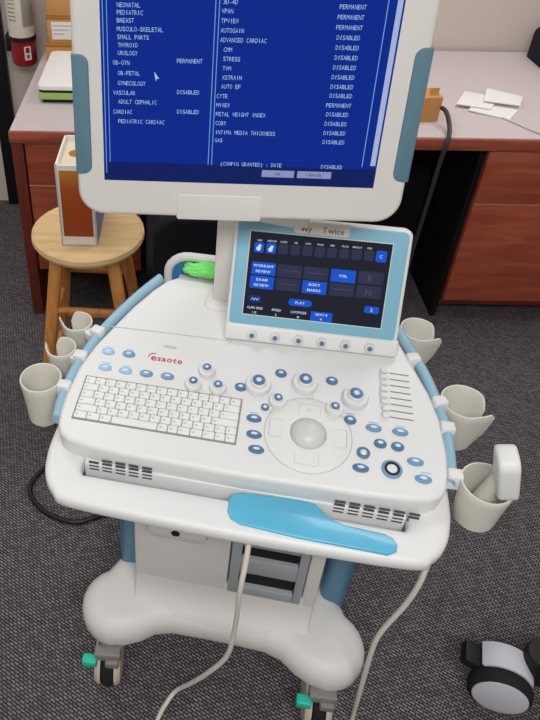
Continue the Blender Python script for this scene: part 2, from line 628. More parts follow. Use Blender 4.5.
caster(-0.243, -0.080, R(8)); caster(0.216, -0.072, R(4)); caster(-0.23, 0.44, R(30), False); caster(0.23, 0.44, R(20), False)

# ---- column
bm = NB()
span(bm, -0.20, -0.004, 0.0, 0.36, 0.20, 0.66, 0.006)
span(bm, -0.01, 0.152, 0.0, 0.36, 0.20, 0.292, 0.006)
span(bm, -0.01, 0.152, 0.02, 0.36, 0.28, 0.66, 0.002)
span(bm, -0.01, 0.152, 0.0, 0.36, 0.49, 0.66, 0.006)
span(bm, 0.149, 0.178, 0.0, 0.36, 0.20, 0.66, 0.006)
prism(bm, rrect(-0.17, -0.05, 0, 0.05, 0.02), -0.018, 0.02, 0.008, 2, None, Matrix.Translation((0, 0, 0.462)) @ Matrix.Rotation(PI / 2, 4, 'X'))
obj('column', bm, M['base'], US)
bm = NB()
lathe(bm, [(0, 0), (0.0085, 0), (0.0085, 0.003), (0, 0.003)], 18, Matrix.Translation((-0.112, -0.0185, 0.489)) @ Matrix.Rotation(PI / 2, 4, 'X'))
obj('lock', bm, M['dark'], US)
bm = NB()
for x0, x1, z0, z1 in ((-0.002, 0.018, 0.294, 0.488), (0.130, 0.147, 0.294, 0.488), (0.018, 0.130, 0.466, 0.488), (0.018, 0.130, 0.294, 0.322), (0.018, 0.130, 0.374, 0.422)):
    span(bm, x0, x1, -0.006, 0.02, z0, z1, 0.002)
bay = obj('drive_bay', bm, M['bayframe'], US)
for z0, z1 in ((0.424, 0.464), (0.324, 0.372)):
    bm = NB(); span(bm, 0.02, 0.128, 0.004, 0.019, z0, z1)
    obj('drive_slot', bm, M['dark'], bay)
for s in (-1, 1):
    bm = NB()
    prism(bm, rrect(0.06, 0.40, 0.16, 0.66, 0.03), -0.0275, 0.0275, 0.018, 3, 0.018,
          Matrix.Translation((s * 0.225, 0, 0)) @ Matrix(((0, 0, 1, 0), (1, 0, 0, 0), (0, 1, 0, 0), (0, 0, 0, 1))))
    obj('side_panel', bm, M['side'], US)['label'] = 'blue side panel'

# ---- handle frame (the white U around the front of the console)
ho = [(0.343, 0.16), (0.345, 0.0), (0.341, -0.050), (0.330, -0.087), (0.308, -0.115), (0.275, -0.130), (0.10, -0.136), (0, -0.137)]
hi = [(0.272, -0.074), (0.272, 0.16)]
ho = [(v.x, v.y) for v in smooth_path([(x, y, 0) for x, y in ho], 3)]
U = [(-x, y) for x, y in ho] + [(x, y) for x, y in reversed(ho[:-1])]
U = U + [(0.272, 0.16), (0.272, -0.066), (0.266, -0.073), (-0.266, -0.073), (-0.272, -0.066), (-0.272, 0.16)]
bm = NB(); prism(bm, U, 0.668, 0.70, 0.011, 4, 0.014)
obj('handle_frame', bm, M['white'], US)
gp = [(-0.015, -0.1), (-0.0155, -0.08), (-0.012, -0.068), (0.0, -0.060), (0.05, -0.056), (0.10, -0.054), (0.124, -0.057), (0.136, -0.067), (0.147, -0.079), (0.172, -0.087),
      (0.234, -0.09), (0.247, -0.096), (0.253, -0.106), (0.251, -0.118), (0.237, -0.126), (0.1, -0.125), (0.0075, -0.119), (-0.008, -0.112)]
bm = NB(); prism(bm, gp, 0.695, 0.7045, 0.003, 3)
g = obj('handle_grip', bm, M['blue'], US)
g['label'] = 'glossy blue grip on the front handle'

# ---- console
ch = [(0.20, -0.0535), (0.272, -0.049), (0.300, -0.044), (0.317, -0.034), (0.327, -0.016), (0.3315, 0.01), (0.332, 0.05), (0.326, 0.112),
      (0.310, 0.168), (0.288, 0.220), (0.262, 0.278), (0.232, 0.332), (0.21, 0.362), (0.19, 0.376)]
CO = [(-x, y) for x, y in reversed(ch)] + [(0, -0.057)] + ch
CO = list(reversed(CO))
bm = NB()
prism(bm, CO, -0.05, 0.0, 0.009, 4, None, KM)
prism(bm, [(x * 0.955, y * 0.985 + 0.001) for x, y in CO], -0.10, -0.045, 0, 2, None, KM)
span(bm, -0.271, 0.271, -0.052, 0.33, 0.61, 0.70, 0.002)
obj('console_panel', bm, M['white'], US)
bm = NB()
tube(bm, [(-0.2935, 0.2165, 0.0002), (-0.2, 0.2195, 0.0002), (-0.09, 0.222, 0.0002), (-0.052, 0.222, 0.0002)], 0.0011, 6)
obj('panel_seam', bm, M['ink'], US, KM)

# vents on the front face
for x0, ncol, zc in ((-0.262, 5, 0.0), (0.155, 6, 0.0)):
    bm = NB()
    for c in range(ncol):
        for r in range(4):
            if (c == 0 and r == 0 and x0 < 0):
                continue
            xx = x0 + c * 0.0235
            zz = 0.7245 - r * 0.0085
            span(bm, xx, xx + 0.017, -0.0529, -0.050, zz - 0.0014, zz + 0.0014)
    obj('vent_grille', bm, M['ventdark'], US, Matrix.Translation((0, 0.0, -0.012)))

# keyboard
kx0, kx1, ky0, ky1 = -0.3065, -0.0165, -0.002, 0.0925
bm = NB(); span(bm, kx0, kx1, ky0, ky1, -0.004, 0.0012)
kb = obj('keyboard', bm, M['keygap'], US, KM)
rows = [[0.7] + [1] * 13 + [0.95], [1.25] + [1] * 12 + [1.4], [1.5] + [1] * 11 + [2.15], [1.8] + [1] * 11 + [1.85],
        [1.1, 1.1, 1.1, 1.1, 3.9, 1, 1, 1, 1.1, 1.1, 1.05, 1.05]]
rows = [[1.0] * 15, [1.5] + [1] * 12 + [1.5], [1.25] + [1] * 12 + [1.75], [1.6] + [1] * 11 + [2.4], [2.0] + [1] * 11 + [1, 1],
        [1.3, 1.3, 1.2, 4.6, 1, 1, 1.2, 1.2, 1.2, 1, 1][:11]]
bm = NB()
mrg = 0.0022
rh = (ky1 - ky0 - 2 * mrg) / len(rows)
for ri, row in enumerate(rows):
    tot = sum(row)
    x = kx0 + mrg
    y1 = ky1 - mrg - ri * rh
    for ki, kw in enumerate(row):
        kw2 = (kx1 - kx0 - 2 * mrg) * kw / tot
        span(bm, x + 0.0007, x + kw2 - 0.0006, y1 - rh + 0.0007, y1 - 0.0005, 0.0, 0.0038, 0.0012, 1)
        x += kw2
obj('keys', bm, M['key'], kb)
bm = NB()
x = 0
for ri, row in enumerate(rows):
    tot = sum(row); x = kx0 + mrg; y1 = ky1 - mrg - ri * rh
    for ki, kw in enumerate(row):
        kw2 = (kx1 - kx0 - 2 * mrg) * kw / tot
        if kw < 4:
            thin(bm, x + 0.004, x + 0.0078, y1 - 0.0095, y1 - 0.006, 0.00385, 0.0002)
        x += kw2
obj('key_legends', bm, M['ink'], kb)


# buttons, knobs and the rest of the control panel (x, y on the sloping top)
def button(x, y, a, b, m, mk=True):
    bm = NB(); prism(bm, oval(x, y, a, b), -0.002, 0.0036, 0.0016, 2)
    o = obj('button', bm, m, US, KM)
    if mk:
        bm = NB(); prism(bm, oval(x, y + b * 0.12, a * 0.42, b * 0.34, 12), 0.0034, 0.0040)
        obj('button_marking', bm, M['mark'], o)
    return o


for x, y, m in ((-0.2802, 0.1523, 'buttonpale'), (-0.2406, 0.1535, 'button'), (-0.2766, 0.1149, 'buttonpale'), (-0.2373, 0.1144, 'buttonpale'), (-0.1981, 0.115, 'button'), (-0.1586, 0.1161, 'button')):
    button(x, y * 1.011, 0.0125, 0.0075, M[m])
for x, y in ((0.0077, 0.0557), (0.0113, 0.024), (0.0182, -0.0042), (0.2114, 0.074), (0.2558, 0.0743), (0.1902, -0.0068), (0.2784, 0.0212), (0.2896, -0.0084)):
    button(x, y * 1.011, 0.0135, 0.0078, M['button' if x > 0.2 else 'buttondark'])
for x, y in ((-0.0234, 0.1168), (0.0455, 0.1605), (0.1376, 0.1605), (0.1715, 0.0828), (0.2221, 0.0452), (0.2506, 0.0445)):
    button(x, y * 1.011, 0.0108, 0.0088, M['buttondark'])


def knob(x, y, r, h, capm):
    m = KM @ Matrix.Translation((x, y * 1.011, 0))
    bm = NB()
    lathe(bm, [(0, -0.002), (r * 1.0, -0.002), (r, h * 0.45), (r * 0.93, h * 0.62), (r * 0.66, h * 0.66), (r * 0.62, h * 0.9), (r * 0.52, h), (0, h)], 28)
    for k in range(22):
        a = 2 * PI * k / 22
        box(bm, (r * math.cos(a), r * math.sin(a), h * 0.25), (0.0012, 0.0012, h * 0.4), 0, 1)
    o = obj('knob', bm, M['white'], US, m)
    bm = NB(); lathe(bm, [(r * 0.52, h - 0.001), (r * 0.5, h + 0.001), (r * 0.3, h + 0.0018), (0, h + 0.0014)], 24)
    c = obj('knob_cap', bm, capm, o)
    bm = NB(); lathe(bm, [(r * 0.22, h + 0.0018), (0, h + 0.0024)], 12)
    obj('knob_marking', bm, M['mark'], o)


for x, y in ((-0.089, 0.1385), (-0.1085, 0.1045), (-0.0634, 0.1045), (0.0451, 0.096), (0.1436, 0.0962)):
    knob(x, y, 0.0150, 0.017, M['buttondark'])
for x, y in ((0.0074, 0.123), (0.0895, 0.141), (0.1785, 0.126)):
    knob(x, y, 0.0225, 0.022, M['buttondark'])

for x, y, r in ((0.0241, 0.082, 0.0062), (0.1943, 0.0221, 0.0095), (0.2401, -0.0, 0.0145)):
    m = KM @ Matrix.Translation((x, y * 1.011, 0))
    bm = NB(); lathe(bm, [(r * 0.55, -0.001), (r * 1.15, -0.001), (r * 1.15, 0.003), (r, 0.004), (r * 0.62, 0.004), (r * 0.62, 0.001)], 24)
    o = obj('ring_button', bm, M['buttondark' if r < 0.014 else 'button'], US, m)
    if r > 0.014:
        bm = NB(); lathe(bm, [(r * 0.86, 0.004), (r * 0.86, 0.0052), (r * 0.6, 0.0052), (r * 0.6, 0.003)], 24)
        obj('dark_ring', bm, M['black'], o)
    bm = NB(); lathe(bm, [(r * 0.6, 0.0), (r * 0.58, 0.004), (r * 0.4, 0.0052), (0, 0.0056)], 20)
    obj('button_centre', bm, M['white'], o)

# trackball
m = KM @ Matrix.Translation((0.1016, 0.042, 0))
bm = NB(); lathe(bm, [(0.031, 0.0), (0.031, 0.0035), (0.034, 0.0042), (0.0715, 0.0012), (0.0735, 0.0), (0.0735, -0.002)], 48)
tb = obj('trackball_ring', bm, M['ring'], US, m)
bm = NB(); lathe(bm, [(0.0735, 0.0004), (0.0745, 0.0009), (0.0755, 0.0002)], 48)
for (cx, cy, sx, sy) in ((0, 0.048, 0.019, 0.012), (-0.055, 0.002, 0.011, 0.018), (0.054, -0.0, 0.011, 0.018), (0.0, -0.05, 0.020, 0.011)):
    pts = rrect(cx - sx, cx + sx, cy - sy, cy + sy, 0.005, 4)
    zz = 0.0031
    tube(bm, [(p[0], p[1], zz) for p in pts], 0.0004, 5, True, 0)
text(bm, '*', 0.0, 0.045, 0.014, None, 0.0036, 0, 1.0, True)
text(bm, '||', -0.006, 0.077, 0.010, 0.006, 0.001, 0.02)
obj('trackball_outline', bm, M['faint'], tb)
bm = NB(); lathe(bm, [(0.0305, 0.0), (0.029, 0.006), (0.024, 0.0125), (0.016, 0.017), (0.008, 0.0192), (0, 0.020)], 32)
obj('trackball', bm, M['ball'], tb)

# gain sliders
for k in range(8):
    y = 0.2 - k * 0.0138
    x1 = 0.2745 + 0.0007 * k
    bm = NB(); span(bm, 0.2405, x1, y - 0.0011, y + 0.0011, -0.001, 0.0006)
    o = obj('gain_slider', bm, M['keygap'], US, KM)
    kx = 0.231 + random.uniform(-0.002, 0.002)
    bm = NB(); box(bm, (kx, y, 0.004), (0.014, 0.0085, 0.008), 0.0022)
    obj('slider_tab', bm, M['white'], o)

# lettering
bm = NB()
text(bm, 'saote', -0.1850, 0.1565, 0.0125, None, 0.0006, 0.012, 1.12)
text(bm, 'e', -0.1975, 0.1570, 0.0150, None, 0.0006, 0.012, 1.15)
tube(bm, [(-0.2035, 0.1560, 0.0006), (-0.199, 0.1645, 0.0006), (-0.190, 0.1665, 0.0006)], 0.0008, 5)
obj('lettering', bm, M['logo'], US, KM)['label'] = 'crimson lettering on the console'
bm = NB(); prism(bm, rrect(-0.180, -0.1545, 0.1835, 0.1895, 0.002), -0.001, 0.0008)
obj('label_plate', bm, M['ink'], US, KM)
for x, y in ((-0.2802, 0.1655), (-0.2406, 0.1665), (-0.2766, 0.1280), (-0.2373, 0.1275), (0.0077, 0.0685), (0.2114, 0.0868), (0.2558, 0.0868), (0.1715, 0.097), (0.295, 0.0045)):
    bm = NB(); thin(bm, x - 0.008, x + 0.008, y - 0.001, y + 0.001, 0.0, 0.0003)
    obj('button_caption', bm, M['buttonpale'], US, KM)

# ---- rails, clips and probe holders
for s in (-1, 1):
    pts = [(0.225, 0.372), (0.255, 0.323), (0.286, 0.262), (0.312, 0.198), (0.3335, 0.110), (0.338, 0.04), (0.334, 0.0)]
    bm = NB(); tube(bm, [(s * x, y, 0.738 + 0.1477 * y) for x, y in pts], 0.0095, 12, False, 8, 0.014)
    obj('side_rail', bm, M['rail'], US)


def cup_mesh(r, h, op=None, half_gap=28, flare=0.0, side=1):
    """wall of a cup; op = direction (degrees) of its slot, or None"""
    t = bmesh.new()
    wl = 0.0042
    n = 40
    if op is None:
        angs = [2 * PI * i / n for i in range(n)]
    else:
        a0, a1 = op + half_gap, op + 360 - half_gap
        angs = [R(a0 + (a1 - a0) * i / n) for i in range(n + 1)]
    secs = []
    for i, a in enumerate(angs):
        fl = 0.0
        if op is not None and flare:
            u = min(i, n - i) / n
            if u < 0.13:
                fl = flare * (1 - u / 0.13) ** 1.5 * (1.0 if (i > n / 2) == (side > 0) else 0.0)
        dz = 0.0
        if op is not None:
            uu2 = min(i, n - i) / n
            own = (i > n / 2) == (side > 0)
            if own and uu2 < 0.03:
                dz = 0.010 * (1 - uu2 / 0.03) ** 2
            if uu2 < 0.08 and not own:
                dz = 0.020 * (1 - uu2 / 0.08) ** 2
        prof = [(0.80 * r, -h), (0.86 * r + fl * 0.8, -h * 0.6), (0.95 * r + fl, -h * 0.2), (r + fl, -0.003), (r - 0.001 + fl, 0), (r - wl + 0.001 + fl, 0), (r - wl + fl, -0.003), (0.95 * r - wl + fl, -h * 0.2), (0.86 * r - wl + fl * 0.8, -h * 0.6), (0.80 * r - wl, -h)]
        secs.append([t.verts.new((q * math.cos(a), q * math.sin(a), z - dz * max(0.0, 1 + z / h))) for q, z in prof])
    prs = list(zip(secs, secs[1:])) + ([(secs[-1], secs[0])] if op is None else [])
    for a, b in prs:
        for k in range(10):
            j = (k + 1) % 10
            t.faces.new((a[k], b[k], b[j], a[j]))
    if op is not None:
        t.faces.new(secs[0]); t.faces.new(list(reversed(secs[-1])))
    lathe_floor = bmesh.new()
    bmesh.ops.recalc_face_normals(t, faces=t.faces)
    lathe_floor.free()
    return t


def holder(x, y, r, h, op, clip, extra=None, zr=0.73, flare=0.012, gap=19, side=1, arm_drop=0.004):
    bm = NB()
    add(bm, cup_mesh(r, h, op, gap, flare if op is not None else 0, side), Matrix.Translation((x, y, zr)))
    lathe(bm, [(0, -h), (0.79 * r, -h), (0.79 * r, -h + 0.004), (0, -h + 0.004)], 24, Matrix.Translation((x, y, zr)))
    o = obj('probe_holder', bm, M['cup'], US)
    for n, c in enumerate([clip] + ([extra] if extra else [])):
        cx, cy = c
        bm = NB()
        tx, ty = (0.30, -0.95) if cy > 0.15 else (0.05, -1)
        ang = math.atan2(ty, tx if cx > 0 else -tx) + PI / 2
        zc = 0.738 + 0.1477 * cy + 0.001
        box(bm, (cx, cy, zc), (0.025, 0.021, 0.033), 0.004, 2, Matrix.Translation((cx, cy, 0)) @ Matrix.Rotation(ang, 4, 'Z') @ Matrix.Translation((-cx, -cy, 0)))
        if n == 0:
            d = Vector((x - cx, y - cy, 0))
            reach = d.length - r * 0.93
            d.normalize()
            mm = Matrix.Translation((cx, cy, 0)) @ Matrix.Rotation(math.atan2(d.y, d.x), 4, 'Z')
            box(bm, (max(reach, 0.012) / 2, 0, zr - arm_drop - 0.011), (max(reach, 0.012), 0.017, 0.022), 0.003, 2, mm)
        obj('clip', bm, M['white'], o)
    return o


holder(0.309, 0.355, 0.0365, 0.085, -4, (0.285, 0.242), None, 0.765, 0.012, 15, 1, 0.03)
holder(0.3745, 0.172, 0.0420, 0.095, -6, (0.327, 0.152), (0.336, 0.100), 0.762, 0.013, 15)
holder(0.389, 0.001, 0.0420, 0.086, 10, (0.341, 0.010), None, 0.755, 0.005, 13)
holder(-0.368, 0.235, 0.0310, 0.060, 150, (-0.315, 0.200), None, 0.765, 0.014, 15, -1)
holder(-0.377, 0.158, 0.0300, 0.060, 147, (-0.331, 0.136), None, 0.762, 0.007, 15, -1)
holder(-0.3885, 0.073, 0.0390, 0.100, None, (-0.340, 0.064), None, 0.760)

# ---- rear handle and tray
bm = NB()
loop = rrect(-0.214, 0.214, 0.70, 0.838, 0.045, 6)
tube(bm, [(x, 0.402, z) for x, z in loop], 0.0095, 10, True, 0)
span(bm, -0.15, 0.15, 0.392, 0.410, 0.70, 0.838, 0.006)
rh_ = obj('rear_handle', bm, M['white'], US)
for s in (-1, 1):
    bm = NB()
    prism(bm, rrect(min(s * 0.206, s * 0.15), max(s * 0.206, s * 0.15), 0.71, 0.832, 0.022), -0.404, -0.399, 0, 2, None, Matrix.Rotation(PI / 2, 4, 'X'))
    obj('inset', bm, M['trayblue'], rh_)['label'] = 'blue inset of the rear handle'
bm = NB(); span(bm, -0.19, 0.19, 0.368, 0.405, 0.76, 0.792, 0.004)
obj('rear_tray', bm, M['white2'], US)

# ---- neck
bm = NB()
span(bm, -0.106, 0.06, 0.315, 0.385, 0.76, 1.16, 0.004, 2)
span(bm, -0.085, 0.04, 0.22, 0.36, 1.14, 1.24, 0.012, 3)
prism(bm, rrect(-0.124, 0.08, 0.29, 0.39, 0.02), 0.77, 0.802, 0.012, 3)
obj('monitor_neck', bm, M['white2'], US)

# ---- touch panel
TM = frame((-0.0392, 0.2429, 0.8374), R(2.3), R(24.8))
bm = NB()
prism(bm, rrect(-0.030, 0.2885, -0.030, 0.186, 0.014), -0.034, 0.0, 0.004, 3, 0.008)
span(bm, -0.031, 0.292, -0.0535, -0.020, -0.034, 0.006, 0.006, 3)
tp = obj('touch_panel', bm, M['white'], US, TM)
bm = NB(); prism(bm, rrect(-0.0245, 0.282, -0.0245, 0.181, 0.011), -0.001, 0.0022, 0.001, 2)
obj('panel_frame', bm, M['teal'], tp)['label'] = 'teal frame'
bm = NB(); thin(bm, -0.0018, 0.2562, -0.0018, 0.1595, 0.0022, 0.0006)
obj('screen_edge', bm, M['scredge'], tp)
bm = NB(); thin(bm, 0.0, 0.2545, 0.0, 0.1575, 0.0025, 0.0006)
obj('screen', bm, M['tscr'], tp)
bm = NB(); prism(bm, rrect(0.0765, 0.1765, 0.1615, 0.1835, 0.007), 0.002, 0.0036, 0.0008, 2)
obj('name_tab', bm, M['white2'], tp)
bm = NB(); text(bm, 'My', 0.0905, 0.1715, 0.0108, None, 0.0040, 0.008); text(bm, 'Twice', 0.1275, 0.1715, 0.0105, None, 0.0040, 0.008)
obj('tab_lettering', bm, M['tabred'], tp)
bm = NB(); text(bm, 'Lab', 0.108, 0.1715, 0.0085, None, 0.0038, -0.02)
obj('tab_lettering', bm, M['tabpale'], tp)
Zs = 0.0032
gB, gG, gD = 'tblue', 'tgrey', 'tblue2'


def pill(mk, x, y, a, b, r=0.003, z=Zs):
    bm = NB()
    prism(bm, rrect(x - a, x + a, y - b, y + b, min(r, b * 0.95), 3), z, z + 0.0003)
    obj('touch_button', bm, M[mk], tp)


def ttext(mk, *a):
    bm = NB()
    text(bm, *a)
    obj('touch_text', bm, M[mk], tp)


names = ['GEN', 'ABDOM', 'CARD', 'OB', 'GYN', 'VASC', 'PED', 'THYR', 'BREAST', 'MSK']
xs = [0.0174, 0.0396, 0.0607, 0.0822, 0.1034, 0.1249, 0.1486, 0.171, 0.1939, 0.2152]
xs = [0.0174 + 0.022 * i for i in range(10)]
for i, x in enumerate(xs):
    y = 0.1285 + 0.0005 * i
    pill(gB if i < 2 else gG, x, y, 0.0088, 0.0095)
    ttext('ttext', names[i], x, y + 0.0135, 0.0034, None, Zs + 0.0002, 0.0, 1.0, True)
for x in (0.0174, 0.0394):
    bm = NB()
    lathe(bm, [(0.0042, Zs + 0.0006), (0, Zs + 0.0006)], 12, Matrix.Translation((x - 0.001, 0.1265, 0)))
    lathe(bm, [(0.0030, Zs + 0.0006), (0, Zs + 0.0006)], 10, Matrix.Translation((x + 0.0012, 0.1315, 0)))
    obj('touch_icon', bm, M['ttext'], tp)
pill(gB, 0.2373, 0.1335, 0.0095, 0.0105)
ttext('ttext', 'C', 0.2373, 0.1335, 0.006, None, Zs + 0.0005, 0, 1, True)
for x, y, c, tx in ((0.0297, 0.0895, gB, ('WORKSHT', 'REVIEW')), (0.0290, 0.0632, gB, ('EXAM', 'REVIEW')), (0.0775, 0.0895, gG, 1), (0.0770, 0.0640, gG, 1), (0.1257, 0.0900, gG, 1),
                    (0.1258, 0.0638, gB, ('BODY', 'MARKS')), (0.1750, 0.0908, gB, ('VOL',)), (0.2245, 0.0925, gG, 2), (0.1755, 0.0645, gG, 1), (0.2240, 0.0660, gG, 3)):
    pill(c, x, y, 0.0222, 0.0118, 0.0015)
    if isinstance(tx, tuple):
        for q, s_ in enumerate(tx):
            ttext('ttext', s_, x, y + (0.0052 - 0.0104 * q if len(tx) > 1 else 0), 0.0048, None, Zs + 0.0005, 0.02, 1.05, True)
    elif tx == 1:
        bm = NB(); thin(bm, x - 0.016, x + 0.016, y + 0.0003, y + 0.0013, Zs + 0.0004, 0.0002)
        obj('touch_text', bm, M['ttextdim'], tp)
    else:
        ttext('ttextdim', 'R' if tx == 2 else 'N', x, y - 0.001, 0.012, None, Zs + 0.0005, 0, 1, True)
pill(gD, 0.0199, 0.0305, 0.0118, 0.0068, 0.0066)
bm = NB(); tube(bm, [(0.0199 - 0.007 + 0.0028 * k, 0.0305 + (0.0022 if k % 2 else -0.0022), Zs + 0.0006) for k in range(6)], 0.0005, 5, False, 3)
obj('touch_icon', bm, M['ttext'], tp)
pill(gB, 0.1036, 0.0319, 0.0215, 0.0066, 0.0064)
ttext('ttext', 'PLAY', 0.1036, 0.0319, 0.005, None, Zs + 0.0005, 0.01, 1, True)
pill(gB, 0.2339, 0.0328, 0.0132, 0.0068, 0.0035)
ttext('ttext', '2', 0.2339, 0.0328, 0.0065, None, Zs + 0.0005, 0.01, 1, True)
for s1, s2, x in (('CLIPS END', '1 12', 0.0218), ('SPEED', '2', 0.0618), ('LOOPSIZE', '10', 0.1033)):
    ttext('ttext', s1, x, 0.0135, 0.0044, None, Zs + 0.0005, 0.01, 1, True)
    ttext('ttext', s2, x, 0.0045, 0.0044, None, Zs + 0.0005, 0.01, 1, True)
pill(gB, 0.1452, 0.0094, 0.0198, 0.0092, 0.0012)
ttext('ttext', 'NEXT B', 0.1452, 0.0135, 0.0044, None, Zs + 0.0005, 0.01, 1, True)
ttext('ttext', '4', 0.1452, 0.0050, 0.0048, None, Zs + 0.0005, 0.01, 1, True)
for x in (0.0212, 0.0645, 0.1085, 0.1515, 0.1950, 0.2390):
    bm = NB()
    lathe(bm, [(0.0095, 0), (0.0095, 0.006), (0.0075, 0.0085), (0.0048, 0.0095), (0.0048, 0.009), (0, 0.009)], 20, Matrix.Translation((x, -0.0385, 0.005)))
    o = obj('knob', bm, M['white2'], tp)
    bm = NB(); lathe(bm, [(0.0046, 0.0090), (0.0042, 0.0108), (0, 0.0112)], 14, Matrix.Translation((x, -0.0385, 0.005)))
    obj('knob_cap', bm, M['buttondark'], tp)

# ---- monitor
MM = frame((-0.2702, 0.1505, 1.1464), R(8.94), R(7.6))
SW, SH = 0.4178, 0.3345
bm = NB()
prism(bm, rrect(-0.0425, SW + 0.0495, -0.0600, SH + 0.047, 0.040, 8), -0.035, 0.004, 0.008, 4, 0.012)
prism(bm, rrect(0.02, SW - 0.02, -0.02, SH, 0.05, 6), -0.06, -0.03, 0.0, 2, 0.02)
mon = obj('monitor', bm, M['white2'], US, MM)
bm = NB(); prism(bm, rrect(0.1140, 0.2490, -0.0635, -0.0200, 0.004, 3), 0.0005, 0.0050, 0.002, 3)
lathe(bm, [(0.0025, 0.0050), (0, 0.0058)], 12, Matrix.Translation((0.17, -0.03, 0)))
obj('chin_tab', bm, M['white2'], mon)
for s in (0, 1):
    bm = NB()
    x0, x1, y0, y1 = ((-0.0435, -0.0185, 0.0090, 0.1900), (SW + 0.0265, SW + 0.0515, 0.0115, 0.2115))[s]
    rp = rrect(x0, x1, y0, y1, 0.014, 6)
    rp = [((x0 if (s == 0 and x < (x0 + x1) / 2 - 0.001) else x1 if (s == 1 and x > (x0 + x1) / 2 + 0.001) else x), y) for x, y in rp]
    if s == 0:
        rp = [(x, y) for x, y in rp if x > x0 + 1e-6] + []
        rp = rrect(x0, x1, y0, y1, 0.014, 6)[:7] + [(x0, y1), (x0, y0)] + rrect(x0, x1, y0, y1, 0.014, 6)[21:]
    else:
        q = rrect(x0, x1, y0, y1, 0.014, 6)
        rp = q[7:21] + [(x1, y0), (x1, y1)]
    prism(bm, rp, -0.030, 0.0062, 0.0022, 3, 0.004)
    obj('side_grip', bm, M['grip'], mon)['label'] = 'teal grip on the monitor edge'
bm = NB(); thin(bm, 0, SW, 0, SH, 0.0036, 0.0008)
obj('screen', bm, M['scr'], mon)
Zm = 0.0046
bm = NB(); thin(bm, 0, SW, 0, 0.030, 0.0043, 0.0003)
obj('screen_bar', bm, M['scrdark'], mon)
for x0, x1, y0 in ((0.0033, 0.0046, 0.012), (0.0092, 0.0103, 0.030), (0.1600, 0.1613, 0.030), (0.1652, 0.1665, 0.030), (0.3945, 0.3958, 0.034)):
    bm = NB(); thin(bm, x0, x1, y0, SH, Zm)
    obj('screen_line', bm, M['scrline'], mon)
bm = NB(); thin(bm, 0.4075, 0.4150, 0.036, SH, Zm)
obj('scroll_bar', bm, M['scrbar'], mon)
for x0, x1, s_ in ((0.2440, 0.2935, 'OK'), (0.2985, 0.3505, 'CANCEL')):
    bm = NB(); thin(bm, x0, x1, 0.0130, 0.0240, Zm)
    obj('screen_button', bm, M['scrbtn'], mon)
    bm = NB(); text(bm, s_, (x0 + x1) / 2, 0.0185, 0.0045, None, Zm + 0.0008, 0, 1, True)
    obj('button_text', bm, M['scrdark'], mon)
TXT = [("NEONATAL",0.0239,0.2578),("PEDIATRIC",0.0238,0.2480),("BREAST",0.0236,0.2375),("MUSCULO-SKELETAL",0.0233,0.2261),("SMALL PARTS",0.0238,0.2153),("THYROID",0.0244,0.2044),("UROLOGY",0.0242,0.1934),("OB-GYN",0.0167,0.1799),("PERMANENT",0.1089,0.1845),("OB-FETAL",0.0236,0.1652),("GYNECOLOGY",0.0234,0.1508),("VASCULAR",0.0165,0.1368),("DISABLED",0.1100,0.1402),("ADULT CEPHALIC",0.0236,0.1237),("CARDIAC",0.0159,0.1085),("DISABLED",0.1107,0.1113),("PEDIATRIC CARDIAC",0.0231,0.0943),("3D-4D",0.1704,0.2652),("VPAN",0.1690,0.2532),("TPVIEW",0.1690,0.2404),("AUTOGAIN",0.1690,0.2277),("ADVANCED CARDIAC",0.1690,0.2149),("CMM",0.1747,0.2018),("STRESS",0.1747,0.1890),("TVM",0.1747,0.1757),("XSTRAIN",0.1747,0.1629),("AUTO EF",0.1740,0.1500),("CYTE",0.1681,0.1360),("MVIEW",0.1681,0.1227),("FETAL WEIGHT INDEX",0.1683,0.1093),("COBY",0.1684,0.0956),("INTIMA MEDIA THICKNESS",0.1687,0.0818),("GAS",0.1686,0.0694),("PERMANENT",0.3296,0.2625),("PERMANENT",0.3287,0.2491),("PERMANENT",0.3285,0.2356),("DISABLED",0.3310,0.2221),("DISABLED",0.3314,0.2086),("DISABLED",0.3319,0.1949),("DISABLED",0.3316,0.1813),("DISABLED",0.3313,0.1676),("DISABLED",0.3316,0.1541),("DISABLED",0.3319,0.1411),("PERMANENT",0.3286,0.1270),("DISABLED",0.3303,0.1136),("DISABLED",0.3299,0.0996),("DISABLED",0.3302,0.0855),("DISABLED",0.3305,0.0716)]
TXT += [('(CONFIG GRANTED) : DATE', 0.1790, 0.0325), ('DISABLED', 0.3330, 0.0325)]
for s_, x, y in TXT:
    bm = NB()
    text(bm, s_, x, y, 0.0062, 0.0041, Zm + 0.0005, -0.004)
    obj('text_line', bm, M['scrtext'], mon)
bm = NB()
vs = [bm.verts.new(p) for p in ((0.0765, 0.1685, Zm + 0.0005), (0.0840, 0.1585, Zm + 0.0005), (0.0805, 0.1585, Zm + 0.0005), (0.0790, 0.1545, Zm + 0.0005))]
bm.faces.new(vs)
obj('cursor', bm, M['scrtext'], mon)

# ================================================================== THINGS ON AND BY THE MACHINE
UM = Matrix.Translation((0.1338, 0.7696, 0)) @ Matrix.Rotation(YAW, 4, 'Z')


def W(x, y, z):
    return UM @ Vector((x, y, z))


